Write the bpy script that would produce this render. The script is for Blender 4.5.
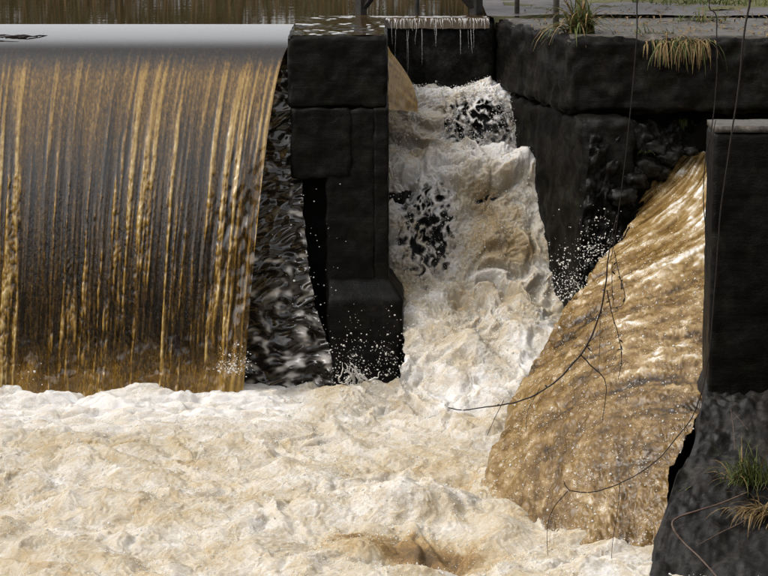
import bpy, bmesh, math, random
import numpy as np
from mathutils import Vector
random.seed(7); RNG = np.random.default_rng(11)
for o in list(bpy.data.objects): bpy.data.objects.remove(o)
scene = bpy.context.scene
R = math.radians
# ------------------------------------------------------------------ camera
CAM = np.array([0.0, -24.0, 2.1]); PITCH = R(10.25); F = 2732.0
cd = bpy.data.cameras.new('camera'); cam = bpy.data.objects.new('camera', cd)
scene.collection.objects.link(cam); scene.camera = cam
cam.location = CAM; cam.rotation_euler = (R(90) - PITCH, 0, 0)
cd.sensor_width = 36; cd.lens = 36 * F / 768; cd.clip_end = 2000; cd.clip_start = .1
# ------------------------------------------------------------------ light
SUN = Vector((-0.60, -0.22, 0.77)).normalized()
w = bpy.data.worlds.new('World'); scene.world = w; w.use_nodes = True
nt = w.node_tree; bg = nt.nodes['Background']
sky = nt.nodes.new('ShaderNodeTexSky'); sky.sky_type = 'NISHITA'; sky.sun_disc = False
sky.sun_elevation = math.asin(SUN.z); sky.sun_rotation = math.atan2(SUN.x, SUN.y)
sky.air_density = 1.0; sky.dust_density = 4.0; sky.ozone_density = 1.0
hs = nt.nodes.new('ShaderNodeHueSaturation'); hs.inputs['Saturation'].default_value = 0.10   # thin overcast: grey-white
nt.links.new(sky.outputs[0], hs.inputs['Color']); nt.links.new(hs.outputs[0], bg.inputs[0])
bg.inputs[1].default_value = 0.15
sd = bpy.data.lights.new('sun', 'SUN'); sd.energy = 0.55; sd.angle = R(40); sd.color = (1, .95, .87)
so = bpy.data.objects.new('sun', sd); scene.collection.objects.link(so)
so.rotation_euler = SUN.to_track_quat('Z', 'Y').to_euler(); so.location = (0, 0, 30)
vs = scene.view_settings; vs.view_transform = 'Standard'; vs.look = 'None'; vs.gamma = 1; vs.exposure = 1.45
scene.cycles.transparent_max_bounces = 24
# ------------------------------------------------------------------ helpers
def P(px, py, Y):
    """world point at depth plane Y seen at photograph pixel (px,py); arrays allowed"""
    px = np.asarray(px, float); py = np.asarray(py, float); Y = np.asarray(Y, float)
    a = (px - 384) / F; b = -(py - 288) / F
    dy = math.cos(PITCH) + b * math.sin(PITCH); dz = -math.sin(PITCH) + b * math.cos(PITCH)
    t = (Y - CAM[1]) / dy
    return np.stack([CAM[0] + t * a, Y + 0 * t, CAM[2] + t * dz], -1)
def PZ(px, py, z):
    a = (px - 384) / F; b = -(py - 288) / F
    dy = math.cos(PITCH) + b * math.sin(PITCH); dz = -math.sin(PITCH) + b * math.cos(PITCH)
    t = (z - CAM[2]) / dz
    return CAM[0] + t * a, CAM[1] + t * dy
_p = np.random.default_rng(3).permutation(256).astype(np.int32); PERM = np.concatenate([_p, _p, _p])
G = np.array([[1,1,0],[-1,1,0],[1,-1,0],[-1,-1,0],[1,0,1],[-1,0,1],[1,0,-1],[-1,0,-1],[0,1,1],[0,-1,1],[0,1,-1],[0,-1,-1]], np.float32)
def perlin(x, y, z=0.0, seed=0):
    x, y, z = np.broadcast_arrays(np.asarray(x, np.float32), np.asarray(y, np.float32), np.asarray(z + seed * 17.37, np.float32))
    xi = np.floor(x).astype(np.int32); yi = np.floor(y).astype(np.int32); zi = np.floor(z).astype(np.int32)
    xf = x - xi; yf = y - yi; zf = z - zi
    xi &= 255; yi &= 255; zi &= 255
    f = lambda t: t * t * t * (t * (t * 6 - 15) + 10)
    u, v, s = f(xf), f(yf), f(zf)
    def g(dx, dy, dz):
        h = PERM[PERM[PERM[(xi + dx) & 255] + ((yi + dy) & 255)] + ((zi + dz) & 255)] % 12
        gr = G[h]
        return gr[..., 0] * (xf - dx) + gr[..., 1] * (yf - dy) + gr[..., 2] * (zf - dz)
    l = lambda a, b, t: a + t * (b - a)
    return l(l(l(g(0,0,0), g(1,0,0), u), l(g(0,1,0), g(1,1,0), u), v), l(l(g(0,0,1), g(1,0,1), u), l(g(0,1,1), g(1,1,1), u), v), s)
def fbm(x, y, z=0.0, seed=0, o=4, gain=.5):
    r = 0; a = 1
    for i in range(o):
        k = 2.03 ** i
        r = r + a * perlin(np.asarray(x) * k, np.asarray(y) * k, np.asarray(z) * k, seed + i); a *= gain
    return r
def sstep(a, b, x):
    t = np.clip((x - a) / (b - a), 0, 1); return t * t * (3 - 2 * t)
def crom(pts, n):
    """Catmull-Rom resample of an (k,d) list"""
    p = np.asarray(pts, float); k = len(p); t = np.linspace(0, k - 1, n); i = np.minimum(t.astype(int), k - 2); f = (t - i)[:, None]
    p0 = p[np.maximum(i - 1, 0)]; p1 = p[i]; p2 = p[i + 1]; p3 = p[np.minimum(i + 2, k - 1)]
    return .5 * (2 * p1 + (p2 - p0) * f + (2 * p0 - 5 * p1 + 4 * p2 - p3) * f ** 2 + (3 * p1 - p0 - 3 * p2 + p3) * f ** 3)
def link(o, parent=None, label=None, cat=None, group=None, kind=None):
    scene.collection.objects.link(o)
    if parent is not None: o.parent = parent
    if label: o['label'] = label
    if cat: o['category'] = cat
    if group: o['group'] = group
    if kind: o['kind'] = kind
    return o
def empty(name, loc, label, cat, group=None):
    o = bpy.data.objects.new(name, None); o.location = loc; o.empty_display_size = .1
    return link(o, None, label, cat, group)
def raw_mesh(name, V, Fc, mat, attrs=None, smooth=True):
    """V (n,3), Fc (m,3|4) int arrays"""
    V = np.ascontiguousarray(V, np.float32).reshape(-1, 3); Fc = np.ascontiguousarray(Fc, np.int32); m, k = Fc.shape
    me = bpy.data.meshes.new(name); me.vertices.add(len(V)); me.vertices.foreach_set('co', V.ravel())
    me.loops.add(m * k); me.loops.foreach_set('vertex_index', Fc.ravel())
    me.polygons.add(m); me.polygons.foreach_set('loop_start', np.arange(0, m * k, k, dtype=np.int32))
    me.polygons.foreach_set('loop_total', np.full(m, k, np.int32))
    for an, av in (attrs or {}).items():
        a = me.attributes.new(an, 'FLOAT', 'POINT'); a.data.foreach_set('value', np.ascontiguousarray(av, np.float32).ravel())
    me.update(calc_edges=True); me.validate()
    if smooth: me.polygons.foreach_set('use_smooth', np.ones(len(me.polygons), bool))
    me.materials.append(mat); return me
def grid_faces(ny, nx):
    i = np.arange(ny * nx).reshape(ny, nx)
    return np.stack([i[:-1, :-1], i[:-1, 1:], i[1:, 1:], i[1:, :-1]], -1).reshape(-1, 4)
def grid_mesh(name, V, mat, attrs=None):
    ny, nx = V.shape[:2]; f = grid_faces(ny, nx)
    if (normals(V) * np.array([0, -.8, .6])).sum(-1).mean() < 0: f = f[:, ::-1]      # outside of every sheet faces up and downstream
    return raw_mesh(name, V, f, mat, attrs)
def normals(V):
    du = np.gradient(V, axis=1); dv = np.gradient(V, axis=0); n = np.cross(du, dv)
    n /= np.linalg.norm(n, axis=-1, keepdims=True) + 1e-9; return n
class MB:
    """collects tubes, blades and boxes as one mesh"""
    def __init__(s): s.v = []; s.f = []
    def tube(s, pts, rad, seg=6):
        pts = np.asarray(pts, float); n = len(pts); rad = np.broadcast_to(rad, n); b = len(s.v)
        T = np.gradient(pts, axis=0); T /= np.linalg.norm(T, axis=1, keepdims=True) + 1e-9
        a = np.array([0, 0, 1.]) if abs(T[0][2]) < .9 else np.array([1., 0, 0])
        for i in range(n):
            u = np.cross(T[i], a); u /= np.linalg.norm(u) + 1e-9; w_ = np.cross(T[i], u)
            for k in range(seg):
                q = 2 * math.pi * k / seg; s.v.append(tuple(pts[i] + rad[i] * (math.cos(q) * u + math.sin(q) * w_)))
        for i in range(n - 1):
            for k in range(seg):
                k2 = (k + 1) % seg; s.f.append((b + i * seg + k, b + i * seg + k2, b + (i + 1) * seg + k2, b + (i + 1) * seg + k))
        s.f.append(tuple(b + k for k in range(seg))[::-1]); s.f.append(tuple(b + (n - 1) * seg + k for k in range(seg)))
    def blade(s, base, d, L, wd, droop, side, seg=5):
        """grass leaf: strip with a fold, bending over"""
        b = len(s.v); base = np.array(base, float); d = np.array(d, float); p = base.copy(); side = np.array(side, float)
        for i in range(seg + 1):
            t = i / seg; ww = wd * (1 - t ** 1.6) + .0006
            s.v.append(tuple(p - side * ww)); s.v.append(tuple(p + np.array([0, 0, -ww * .35]))); s.v.append(tuple(p + side * ww))
            d = d + np.array([0, 0, -droop / seg]) * (1 + 1.5 * t); d /= np.linalg.norm(d); p = p + d * L / seg
        for i in range(seg):
            for k in (0, 1): s.f.append((b + i * 3 + k, b + i * 3 + k + 1, b + i * 3 + k + 4, b + i * 3 + k + 3))
    def box(s, c, h):
        b = len(s.v)
        for dz in (-1, 1):
            for dx, dy in ((-1, -1), (1, -1), (1, 1), (-1, 1)): s.v.append((c[0] + dx * h[0], c[1] + dy * h[1], c[2] + dz * h[2]))
        for q in ((3, 2, 1, 0), (4, 5, 6, 7), (0, 1, 5, 4), (1, 2, 6, 5), (2, 3, 7, 6), (3, 0, 4, 7)): s.f.append(tuple(b + k for k in q))
    def mesh(s, name, mat, smooth=True):
        me = bpy.data.meshes.new(name); me.from_pydata(s.v, [], s.f); me.update()
        if smooth: me.polygons.foreach_set('use_smooth', np.ones(len(me.polygons), bool))
        me.materials.append(mat); return me
def rough_box(name, lo, hi, mat, r=.03, step=.04, amp=.01, freq=6, xf=None, seed=0, chip=0.0):
    """weathered block: rounded edges, uneven faces; xf maps points to their final place"""
    lo = np.array(lo, float); hi = np.array(hi, float); c = (lo + hi) / 2; h = (hi - lo) / 2; Vs = []; Fs = []; b = 0
    for ax in range(3):
        for sg in (-1, 1):
            a1, a2 = [k for k in range(3) if k != ax]
            n1 = max(2, int(2 * h[a1] / step) + 1); n2 = max(2, int(2 * h[a2] / step) + 1)
            g1 = np.linspace(-h[a1], h[a1], n1); g2 = np.linspace(-h[a2], h[a2], n2)
            p = np.zeros((n1, n2, 3)); p[..., ax] = sg * h[ax]; p[..., a1] = g1[:, None]; p[..., a2] = g2[None, :]
            f = grid_faces(n1, n2)
            if (sg > 0) == (ax == 1): f = f[:, ::-1]
            Vs.append(p.reshape(-1, 3)); Fs.append(f + b); b += n1 * n2
    p = np.concatenate(Vs); q = np.clip(p, -h + r, h - r); n = p - q; n /= np.linalg.norm(n, axis=1, keepdims=True) + 1e-9
    p = q + n * r + c
    d = amp * fbm(p[:, 0] * freq, p[:, 1] * freq, p[:, 2] * freq, seed, 4)
    if chip:
        e = (np.abs(n) > .25).sum(1) > 1
        d = d - chip * e * np.clip(fbm(p[:, 0] * 5, p[:, 1] * 5, p[:, 2] * 5, seed + 9, 3) + .1, 0, 1)
    p = p + n * d[:, None]
    if xf is not None: p = xf(p)
    me = raw_mesh(name, p, np.concatenate(Fs), mat)
    bm = bmesh.new(); bm.from_mesh(me); bmesh.ops.remove_doubles(bm, verts=bm.verts, dist=1e-4); bm.to_mesh(me); bm.free()
    return me
def O(name, me, **k): return link(bpy.data.objects.new(name, me), **k)
# ------------------------------------------------------------------ materials
class NT:
    def __init__(s, name):
        s.m = bpy.data.materials.new(name); s.m.use_nodes = True; s.t = s.m.node_tree; s.t.nodes.clear()
        s.out = s.n('OutputMaterial')
    def n(s, typ, **kw):
        nd = s.t.nodes.new('ShaderNode' + typ)
        for k, v in kw.items():
            if k.startswith('_'): setattr(nd, k[1:], v)
            else: s.set(nd.inputs[k.replace('__', ' ')], v)
        return nd
    def set(s, i, v):
        if isinstance(v, bpy.types.NodeSocket): s.t.links.new(v, i)
        elif isinstance(v, bpy.types.Node): s.t.links.new(v.outputs[0], i)
        else: i.default_value = v
    def attr(s, name): return s.n('Attribute', _attribute_name=name).outputs['Fac']
    def coord(s, scale=(1, 1, 1)):
        m = s.n('Mapping', Vector=s.n('TexCoord').outputs['Object']); m.inputs['Scale'].default_value = scale; return m.outputs[0]
    def noise(s, scale, detail=4, rough=.55, vec=None, dist=0):
        return s.n('TexNoise', Vector=vec if vec is not None else s.coord(), Scale=scale, Detail=detail, Roughness=rough, Distortion=dist).outputs['Fac']
    def math(s, op, a, b=0.0, clamp=False):
        nd = s.n('Math', _operation=op, _use_clamp=clamp); s.set(nd.inputs[0], a); s.set(nd.inputs[1], b); return nd.outputs[0]
    def ramp(s, fac, stops, interp='LINEAR'):
        nd = s.n('ValToRGB', Fac=fac); cr = nd.color_ramp; cr.interpolation = interp
        while len(cr.elements) < len(stops): cr.elements.new(.5)
        for e, (p, c) in zip(cr.elements, stops): e.position = p; e.color = (*c, 1) if len(c) == 3 else c
        return nd.outputs['Color']
    def mixc(s, f, a, b, mode='MIX'):
        nd = s.n('Mix', _data_type='RGBA', _blend_type=mode); s.set(nd.inputs[0], f); s.set(nd.inputs[6], a); s.set(nd.inputs[7], b); return nd.outputs[2]
    def bump(s, h, strength, dist, normal=None):
        nd = s.n('Bump', Height=h, Strength=strength, Distance=dist)
        if normal is not None: s.set(nd.inputs['Normal'], normal)
        return nd.outputs[0]
    def mixs(s, f, a, b):
        nd = s.n('MixShader'); s.set(nd.inputs[0], f); s.set(nd.inputs[1], a); s.set(nd.inputs[2], b); return nd.outputs[0]
    def done(s, sh): s.set(s.out.inputs['Surface'], sh); return s.m
def c4(c): return (*c, 1)
def mat_concrete(name, dark, light, moss=(.035, .04, .018), mossy=.25, rough=.5, lines=True, spec=.08):
    t = NT(name)
    n1 = t.noise(3.0, 6, .6); n2 = t.noise(22, 5, .65); n3 = t.noise(1.6, 4, .55, t.coord((4, 4, .35)))
    f = t.math('ADD', t.math('MULTIPLY', n1, .5), t.math('MULTIPLY', n2, .5))
    col = t.ramp(f, [(.34, [x * .55 for x in dark]), (.47, dark), (.56, [(x + y) / 2 for x, y in zip(dark, light)]), (.66, [x * 1.35 for x in light])])
    pit = t.n('TexVoronoi', Vector=t.coord(), Scale=46.0).outputs['Distance']; ps = t.noise(7, 3)
    speck = t.math('MULTIPLY', t.ramp(pit, [(.10, (1, 1, 1)), (.2, (0, 0, 0))]), t.ramp(ps, [(.5, (0, 0, 0)), (.62, (1, 1, 1))]))
    col = t.mixc(t.math('MULTIPLY', speck, .6), col, c4([x * 2.6 for x in light]))
    col = t.mixc(t.math('MULTIPLY', t.ramp(n3, [(.5, (0, 0, 0)), (.72, (1, 1, 1))]), .55), col, c4([x * .45 for x in dark]))
    col = t.mixc(t.math('MULTIPLY', t.ramp(t.noise(5, 5, .6, t.coord((1, 1, .8))), [(.55, (0, 0, 0)), (.75, (1, 1, 1))]), mossy), col, c4(moss))
    h = t.math('ADD', t.math('MULTIPLY', n2, .5), t.noise(70, 3, .6))
    nb = t.bump(h, .4, .01)
    if lines:
        wv = t.noise(1.0, 5, .6, t.coord((.9, .9, 9)))      # rain-washed horizontal bands and board marks
        nb = t.bump(wv, .5, .02, nb); col = t.mixc(t.ramp(wv, [(.42, (0, 0, 0)), (.7, (.6, .6, .6))]), col, c4([x * .5 for x in dark]))
    ro = t.ramp(n1, [(.3, (rough - .15,) * 3), (.7, (rough + .2,) * 3)])
    b = t.n('BsdfPrincipled', Base__Color=col, Roughness=ro, Normal=nb)
    b.inputs['Specular IOR Level'].default_value = spec
    return t.done(b.outputs[0])
M = {}
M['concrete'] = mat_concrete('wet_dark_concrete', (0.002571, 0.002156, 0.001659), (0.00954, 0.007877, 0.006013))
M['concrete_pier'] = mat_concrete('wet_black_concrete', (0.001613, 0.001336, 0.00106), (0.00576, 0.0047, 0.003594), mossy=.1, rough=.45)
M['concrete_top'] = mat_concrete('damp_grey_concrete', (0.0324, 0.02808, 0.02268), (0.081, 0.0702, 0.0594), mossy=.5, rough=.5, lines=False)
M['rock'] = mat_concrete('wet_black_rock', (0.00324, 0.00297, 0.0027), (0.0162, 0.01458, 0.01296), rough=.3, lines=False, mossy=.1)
M['mud'] = mat_concrete('wet_mud', (0.003888, 0.00311, 0.002592), (0.01814, 0.01512, 0.01253), spec=.2, rough=.6, lines=False, mossy=.15)
def mat_foam(name='river_foam'):
    """aerated peat water: tone 0 clear amber water, 1 white froth"""
    t = NT(name); tone = t.attr('tone')
    s1 = t.noise(30, 6, .75, None, .8); s2 = t.noise(95, 4, .75, None, .6); fl = t.ramp(t.noise(60, 4, .7, None, 1.5), [(.54, (0, 0, 0)), (.66, (1, 1, 1))])
    k = t.math('ADD', tone, t.math('MULTIPLY', t.math('SUBTRACT', s1, .5), .62))
    k = t.math('ADD', k, t.math('MULTIPLY', t.math('SUBTRACT', s2, .5), .8)); k = t.math('ADD', k, t.math('MULTIPLY', fl, .22))
    col = t.ramp(k, [(0, (.055, .030, .008)), (.22, (.16, .092, .026)), (.42, (.25, .182, .094)), (.62, (.31, .262, .188)), (.82, (.37, .335, .287)), (1, (.475, .458, .442))])
    nb = t.bump(t.math('ADD', s1, t.math('MULTIPLY', s2, .7)), .6, .015)
    b = t.n('BsdfPrincipled', Base__Color=col, Roughness=.32, IOR=1.33, Normal=nb)
    b.inputs['Subsurface Weight'].default_value = 1.0; b.inputs['Subsurface Radius'].default_value = (1, .82, .6); b.inputs['Subsurface Scale'].default_value = .07
    al = t.ramp(t.math('ADD', t.attr('cover'), t.math('MULTIPLY', t.math('SUBTRACT', s1, .5), .95)), [(.26, (0, 0, 0)), (.5, (.35, .35, .35)), (.72, (1, 1, 1))])
    return t.done(t.mixs(al, t.n('BsdfTransparent').outputs[0], b.outputs[0]))
M['foam'] = mat_foam()
def mat_drop():
    t = NT('foam_drops')
    b = t.n('BsdfPrincipled', Base__Color=(.62, .60, .56, 1), Roughness=.2, IOR=1.33)
    return t.done(t.mixs(.45, b.outputs[0], t.n('BsdfTranslucent', Color=(.75, .73, .69, 1)).outputs[0]))
M['drops'] = mat_drop()
def mat_drip():
    t = NT('clear_drips'); b = t.n('BsdfPrincipled', Base__Color=(.75, .73, .7, 1), Roughness=.1, IOR=1.33)
    return t.done(t.mixs(.22, t.n('BsdfTransparent').outputs[0], b.outputs[0]))
M['drip'] = mat_drip()
def mat_sheet():
    """thin falling peat-stained sheet: dens = how much amber water stands in the strand, plus the painted glow at the foot"""
    t = NT('falling_amber_water'); d = t.attr('dens')
    fine = t.noise(1.0, 4, .6, t.coord((110, 20, 9))); bead = t.noise(1.0, 4, .65, t.coord((60, 20, 26)))
    k = t.math('ADD', d, t.math('MULTIPLY', t.math('SUBTRACT', fine, .5), .28))
    k = t.math('ADD', k, t.math('MULTIPLY', t.math('SUBTRACT', bead, .5), .75))
    col = t.ramp(k, [(.1, (.04, .02, .0045)), (.45, (.20, .108, .022)), (.72, (.37, .225, .055)), (.98, (.56, .41, .18))])  # bead noise and the pale ramp end paint the strands' glitter as diffuse colour
    nb = t.bump(t.math('ADD', bead, fine), .28, .010)
    body = t.mixs(.45, t.n('BsdfDiffuse', Color=col, Normal=nb).outputs[0], t.n('BsdfTranslucent', Color=col, Normal=nb).outputs[0])
    tr = t.n('BsdfTransparent', Color=(.72, .5, .22, 1)).outputs[0]
    op = t.ramp(k, [(.08, (.12,) * 3), (.55, (.93,) * 3)])
    body = t.mixs(op, tr, body)
    nf = t.mixc(t.attr('calm'), nb, t.n('NewGeometry').outputs['Normal'])
    fr = t.n('Fresnel', IOR=1.58, Normal=nf).outputs[0]
    return t.done(t.mixs(fr, body, t.n('BsdfGlossy', Roughness=t.math('MULTIPLY', t.math('SUBTRACT', 1.0, t.attr('calm')), .09), Normal=nf).outputs[0]))
M['sheet'] = mat_sheet()
def mat_flume():
    t = NT('rushing_amber_water'); tone = t.attr('tone')
    s1 = t.noise(30, 5, .65); s2 = t.noise(110, 3, .6)
    k = t.math('ADD', tone, t.math('MULTIPLY', t.math('SUBTRACT', s1, .5), .22))
    k = t.math('ADD', k, t.math('MULTIPLY', t.math('SUBTRACT', s2, .5), .12))
    fl = t.ramp(t.noise(1.0, 5, .7, t.coord((75, 38, 75)), 1.6), [(.56, (0, 0, 0)), (.64, (1, 1, 1))]); fm = t.ramp(t.noise(5, 3, .6), [(.42, (0, 0, 0)), (.62, (1, 1, 1))])
    k = t.math('ADD', k, t.math('MULTIPLY', t.math('MULTIPLY', fl, fm), .55))
    col = t.ramp(k, [(0, (.022, .013, .005)), (.2, (.072, .040, .011)), (.42, (.135, .083, .028)), (.62, (.215, .155, .078)), (.78, (.36, .315, .255)), (1, (.56, .54, .525))])
    nb = t.bump(t.math('ADD', s1, t.math('MULTIPLY', s2, .3)), .3, .02)
    b = t.n('BsdfPrincipled', Base__Color=col, Roughness=.06, IOR=1.34, Normal=nb)
    b.inputs['Subsurface Weight'].default_value = .12; b.inputs['Subsurface Radius'].default_value = (1, .6, .25); b.inputs['Subsurface Scale'].default_value = .03
    al = t.ramp(t.math('ADD', t.attr('cover'), t.math('MULTIPLY', t.math('SUBTRACT', s1, .5), .5)), [(.42, (0, 0, 0)), (.56, (1, 1, 1))])
    return t.done(t.mixs(al, t.n('BsdfTransparent').outputs[0], b.outputs[0]))
M['flume'] = mat_flume()
def mat_still():
    t = NT('dark_pond_water')
    nb = t.bump(t.noise(1.0, 3, .5, t.coord((2.2, 5, 1))), .04, .03)
    b = t.n('BsdfPrincipled', Base__Color=(.03, .019, .008, 1), Roughness=.03, IOR=1.33, Normal=nb)
    return t.done(b.outputs[0])
M['pond'] = mat_still()
def mat_film():
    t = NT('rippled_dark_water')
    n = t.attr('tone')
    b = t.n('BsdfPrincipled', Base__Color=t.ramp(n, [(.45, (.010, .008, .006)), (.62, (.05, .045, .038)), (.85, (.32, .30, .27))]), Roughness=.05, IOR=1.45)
    return t.done(b.outputs[0])
M['film'] = mat_film()
def mat_simple(name, a, b_, scale=8, rough=.7, trans=0.0, vec=(1, 1, 1)):
    t = NT(name); col = t.ramp(t.noise(scale, 4, .6, t.coord(vec)), [(.35, a), (.68, b_)])
    b = t.n('BsdfPrincipled', Base__Color=col, Roughness=rough); b.inputs['Specular IOR Level'].default_value = .15
    if trans:
        return t.done(t.mixs(trans, b.outputs[0], t.n('BsdfTranslucent', Color=col).outputs[0]))
    return t.done(b.outputs[0])
M['grass'] = mat_simple('green_grass', (0.021, 0.036, 0.0084), (0.096, 0.102, 0.03), 14, .5, .25)
M['drygrass'] = mat_simple('dry_grass', (0.075, 0.0425, 0.015), (0.19, 0.135, 0.06), 18, .6, .2)
M['reed'] = mat_simple('dry_reeds', (.02, .014, .006), (.10, .068, .03), 3, .7, .2)
M['bark'] = mat_simple('dark_bark', (.018, .014, .012), (.06, .048, .04), 40, .8)
M['twig'] = mat_simple('twig_bark', (0.0063, 0.0045, 0.0036), (0.0162, 0.01125, 0.009), 60, .6)
M['twig_brown'] = mat_simple('bare_brown_twig', (0.042, 0.027, 0.0192), (0.09, 0.06, 0.045), 60, .6)
M['leaf'] = mat_simple('dark_foliage', (.018, .026, .010), (.05, .06, .022), 2, .6, .2)
M['timber'] = mat_simple('black_timber', (.008, .007, .006), (.022, .019, .016), 20, .6)
M['post'] = mat_simple('weathered_post', (0.03, 0.027, 0.024), (0.072, 0.063, 0.054), 30, .8)
M['soil'] = mat_simple('bank_soil', (.03, .03, .012), (.08, .075, .03), .6, .9)
M['bed'] = mat_simple('paving', (0.03456, 0.03024, 0.02851), (0.0648, 0.05616, 0.054), 5, .6)
# ------------------------------------------------------------------ terrain and still water
def build_land():
    xs = np.concatenate([[-400, -200, -90, -50, -30], np.linspace(-20, 20, 161), [30, 50, 90, 200, 400]])
    ys = np.concatenate([[-400, -200, -110, -80, -60], np.linspace(-50, 40, 361), [60, 100, 200, 400]])
    X, Y = np.meshgrid(xs, ys)
    up = .35 + .25 * fbm(X * .2, Y * .2, 0, 1, 3)
    basin = (1 - sstep(12, 15, np.abs(X + 8))) * (1 - sstep(17, 21, Y)) * (Y > 0)      # pond bed
    z_up = up - basin * 2.0
    z_up = np.where((X > .6) & (Y < 8), -.25, z_up)
    river = sstep(-9, -7, X) * (1 - sstep(4.6, 7.5, X))
    z_dn = up + .4 - river * 4.9
    z = np.where(Y > .9, z_up, z_dn)
    z = np.where((Y <= .9) & (Y > -9) & (X > 3) , np.minimum(z, -3.0 + sstep(4.4, 7, X) * 3.2), z)
    z = np.where((Y > .3) & (Y < 2.6) & (X > -1.2) & (X < 1.4), -3.6, z)
    z = np.where((Y > -1) & (Y < 2.2) & (X <= -1.2) & (X > -9), -3.6, z)
    O('ground', grid_mesh('ground', np.stack([X, Y, z], -1), M['soil']), label='rough earth banks around the weir and the stream bed', cat='ground', kind='structure')
build_land()
def flat(name, x0, x1, y0, y1, z, mat, nx=40, ny=40, amp=0, **k):
    X, Y = np.meshgrid(np.linspace(x0, x1, nx), np.linspace(y0, y1, ny))
    Z = z + amp * fbm(X * 1.3, Y * 1.3, 0, 4, 3); return O(name, grid_mesh(name, np.stack([X, Y, Z], -1), mat), **k)
flat('pond', -20, -.82, 1.28, 22, 0.0, M['pond'], label='still dark pond above the weir mirroring the bank', cat='pond', kind='structure')
flat('pond', -.82, 1.02, 2.06, 22, 0.0, M['pond'], label='strip of dark water behind the dripping back sill', cat='pond', kind='structure')
flat('river', -10, 6, -70, -6.6, -3.3, M['pond'], 60, 200, .08, label='dark river running away below the foam', cat='river', kind='structure')
# ------------------------------------------------------------------ left weir: wall, sheet of water, edge film
wx = float(P(0, 60, 0)[0]) - 1.6
weir = empty('weir', (-2, .5, -3.4), 'black concrete weir wall behind the amber sheet of falling water', 'weir')
def rel(me, root):
    me.transform(__import__('mathutils').Matrix.Translation(-Vector(root.location))); return me
O('wall', rel(rough_box('wall', (wx, .30, -3.5), (-.80, 1.2, -.26), M['concrete_pier'], .05, .06, .03, 5, seed=2), weir), parent=weir)
O('crest', rel(rough_box('crest', (wx, .32, -.4), (-.82, 1.3, -.21), M['concrete_pier'], .08, .06, .01, 5, seed=4), weir), parent=weir)
def build_sheet():
    v = 1.3; prof = []; Y = 1.32; z = .003; ds = .01; s = 0; Lc = .10; ex = 28.2; s25 = 1.10
    th = R(2.8)
    while math.degrees(th) < 35:
        th = R(3.2 + 3.6 * s + ex * math.exp((s - s25) / Lc)); prof.append((Y, z)); Y -= ds * math.cos(th); z -= ds * math.sin(th); s += ds
    Y0, z0 = Y, z; vz = v * math.tan(th); t = 0; dt = .0025
    while z > -3.25:
        prof.append((Y, z)); t += dt; Y = Y0 - v * t; z = z0 - vz * t - 4.905 * t * t
    prof = np.array(prof); nY = len(prof)
    # resample by arc length, fine at 12 mm
    sl = np.concatenate([[0], np.cumsum(np.linalg.norm(np.diff(prof, axis=0), axis=1))]); n = int(sl[-1] / .012)
    S = np.linspace(0, sl[-1], n); Yp = np.interp(S, sl, prof[:, 0]); Zp = np.interp(S, sl, prof[:, 1])
    nx = 620; u = np.linspace(0, 1, nx)
    drop = np.clip((-Zp - .1) / 3.0, 0, 1)
    xl = np.full(n, -4.6); xr = -.835 - .40 * drop ** .55
    X = xl[:, None] + (xr - xl)[:, None] * u[None, :]
    X0 = -4.6 + (-.835 + 4.6) * u[None, :] + 0 * X
    V = np.stack([X, Yp[:, None] + 0 * X, Zp[:, None] + 0 * X], -1)
    nrm = normals(V); nrm *= np.sign(-nrm[..., 1:2] + nrm[..., 2:3])
    D = drop[:, None]; S2 = S[:, None] + 0 * X
    mean = .02 * perlin(S2 * 1.6, X0 * .8, 3.1, 5)
    xs = X0 + mean * D
    c1 = perlin(xs * 4.4, S2 * .15, 0, 20); c2 = perlin(xs * 13, S2 * .3, 0, 21); c3 = perlin(xs * 31, S2 * .7, 0, 22); c4_ = perlin(xs * 62, S2 * 1.6, 0, 23)
    bead = perlin(xs * 24, S2 * 11, 0, 24); bead2 = perlin(xs * 48, S2 * 26, 0, 25)
    fray = .35 * perlin(xs * 40, S2 * 5, 0, 26) + .25 * perlin(xs * 20, S2 * 1.8, 0, 27)
    strand = sstep(.0, .5, c1 * .6 + c2 * .7 + c3 * .55 + fray * D ** .5 + .03)
    on = .03 + .97 * sstep(1.2, 2.7, S2); on = on * sstep(.85, 1.2, S2)
    disp = on * (.008 * strand + .009 * c2 + .004 * c3 + .0015 * c4_ + strand * (.016 * bead + .012 * bead2) * D ** .6)
    low = sstep(.74, .98, D); edge = sstep(.86, .97, u)[None, :] * D ** .3
    disp = disp + low * .02 * fbm(xs * 5, S2 * 4, 0, 30, 3) + edge * sstep(1.3, 2.2, S2) * (.03 * perlin(xs * 9, S2 * 3, 0, 31) + .015 * perlin(xs * 20, S2 * 9, 0, 32))
    V = V + nrm * disp[..., None]
    dens = .17 + .62 * strand * (.55 + .45 * (c3 * .8 + .6)) + .25 * c4_ + (.6 * bead + .45 * bead2) * strand * D ** .6
    top = 1 - sstep(1.35, 2.4, S2 + .5 * c2)
    dens = dens * (1 - top) + top * (.40 + .10 * c3 + .24 * strand + .08 * c4_)
    dens = np.maximum(dens, low * (.46 + .22 * fbm(xs * 4, S2 * 2, 0, 34, 3))) + edge * .28 * (c3 + .6)  # amber raised near the foot paints the glow of light passing through
    amb = sstep(1.10, 1.42, S2 + .05 * c3); dens = dens * amb + .08 * (1 - amb)
    calm = 1 - .75 * sstep(1.25, 2.4, S2)
    O('waterfall', grid_mesh('waterfall', V, M['sheet'], {'dens': dens, 'calm': calm}), label='wide smooth sheet of amber water curling over the left weir', cat='waterfall', kind='structure')
build_sheet()
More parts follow.
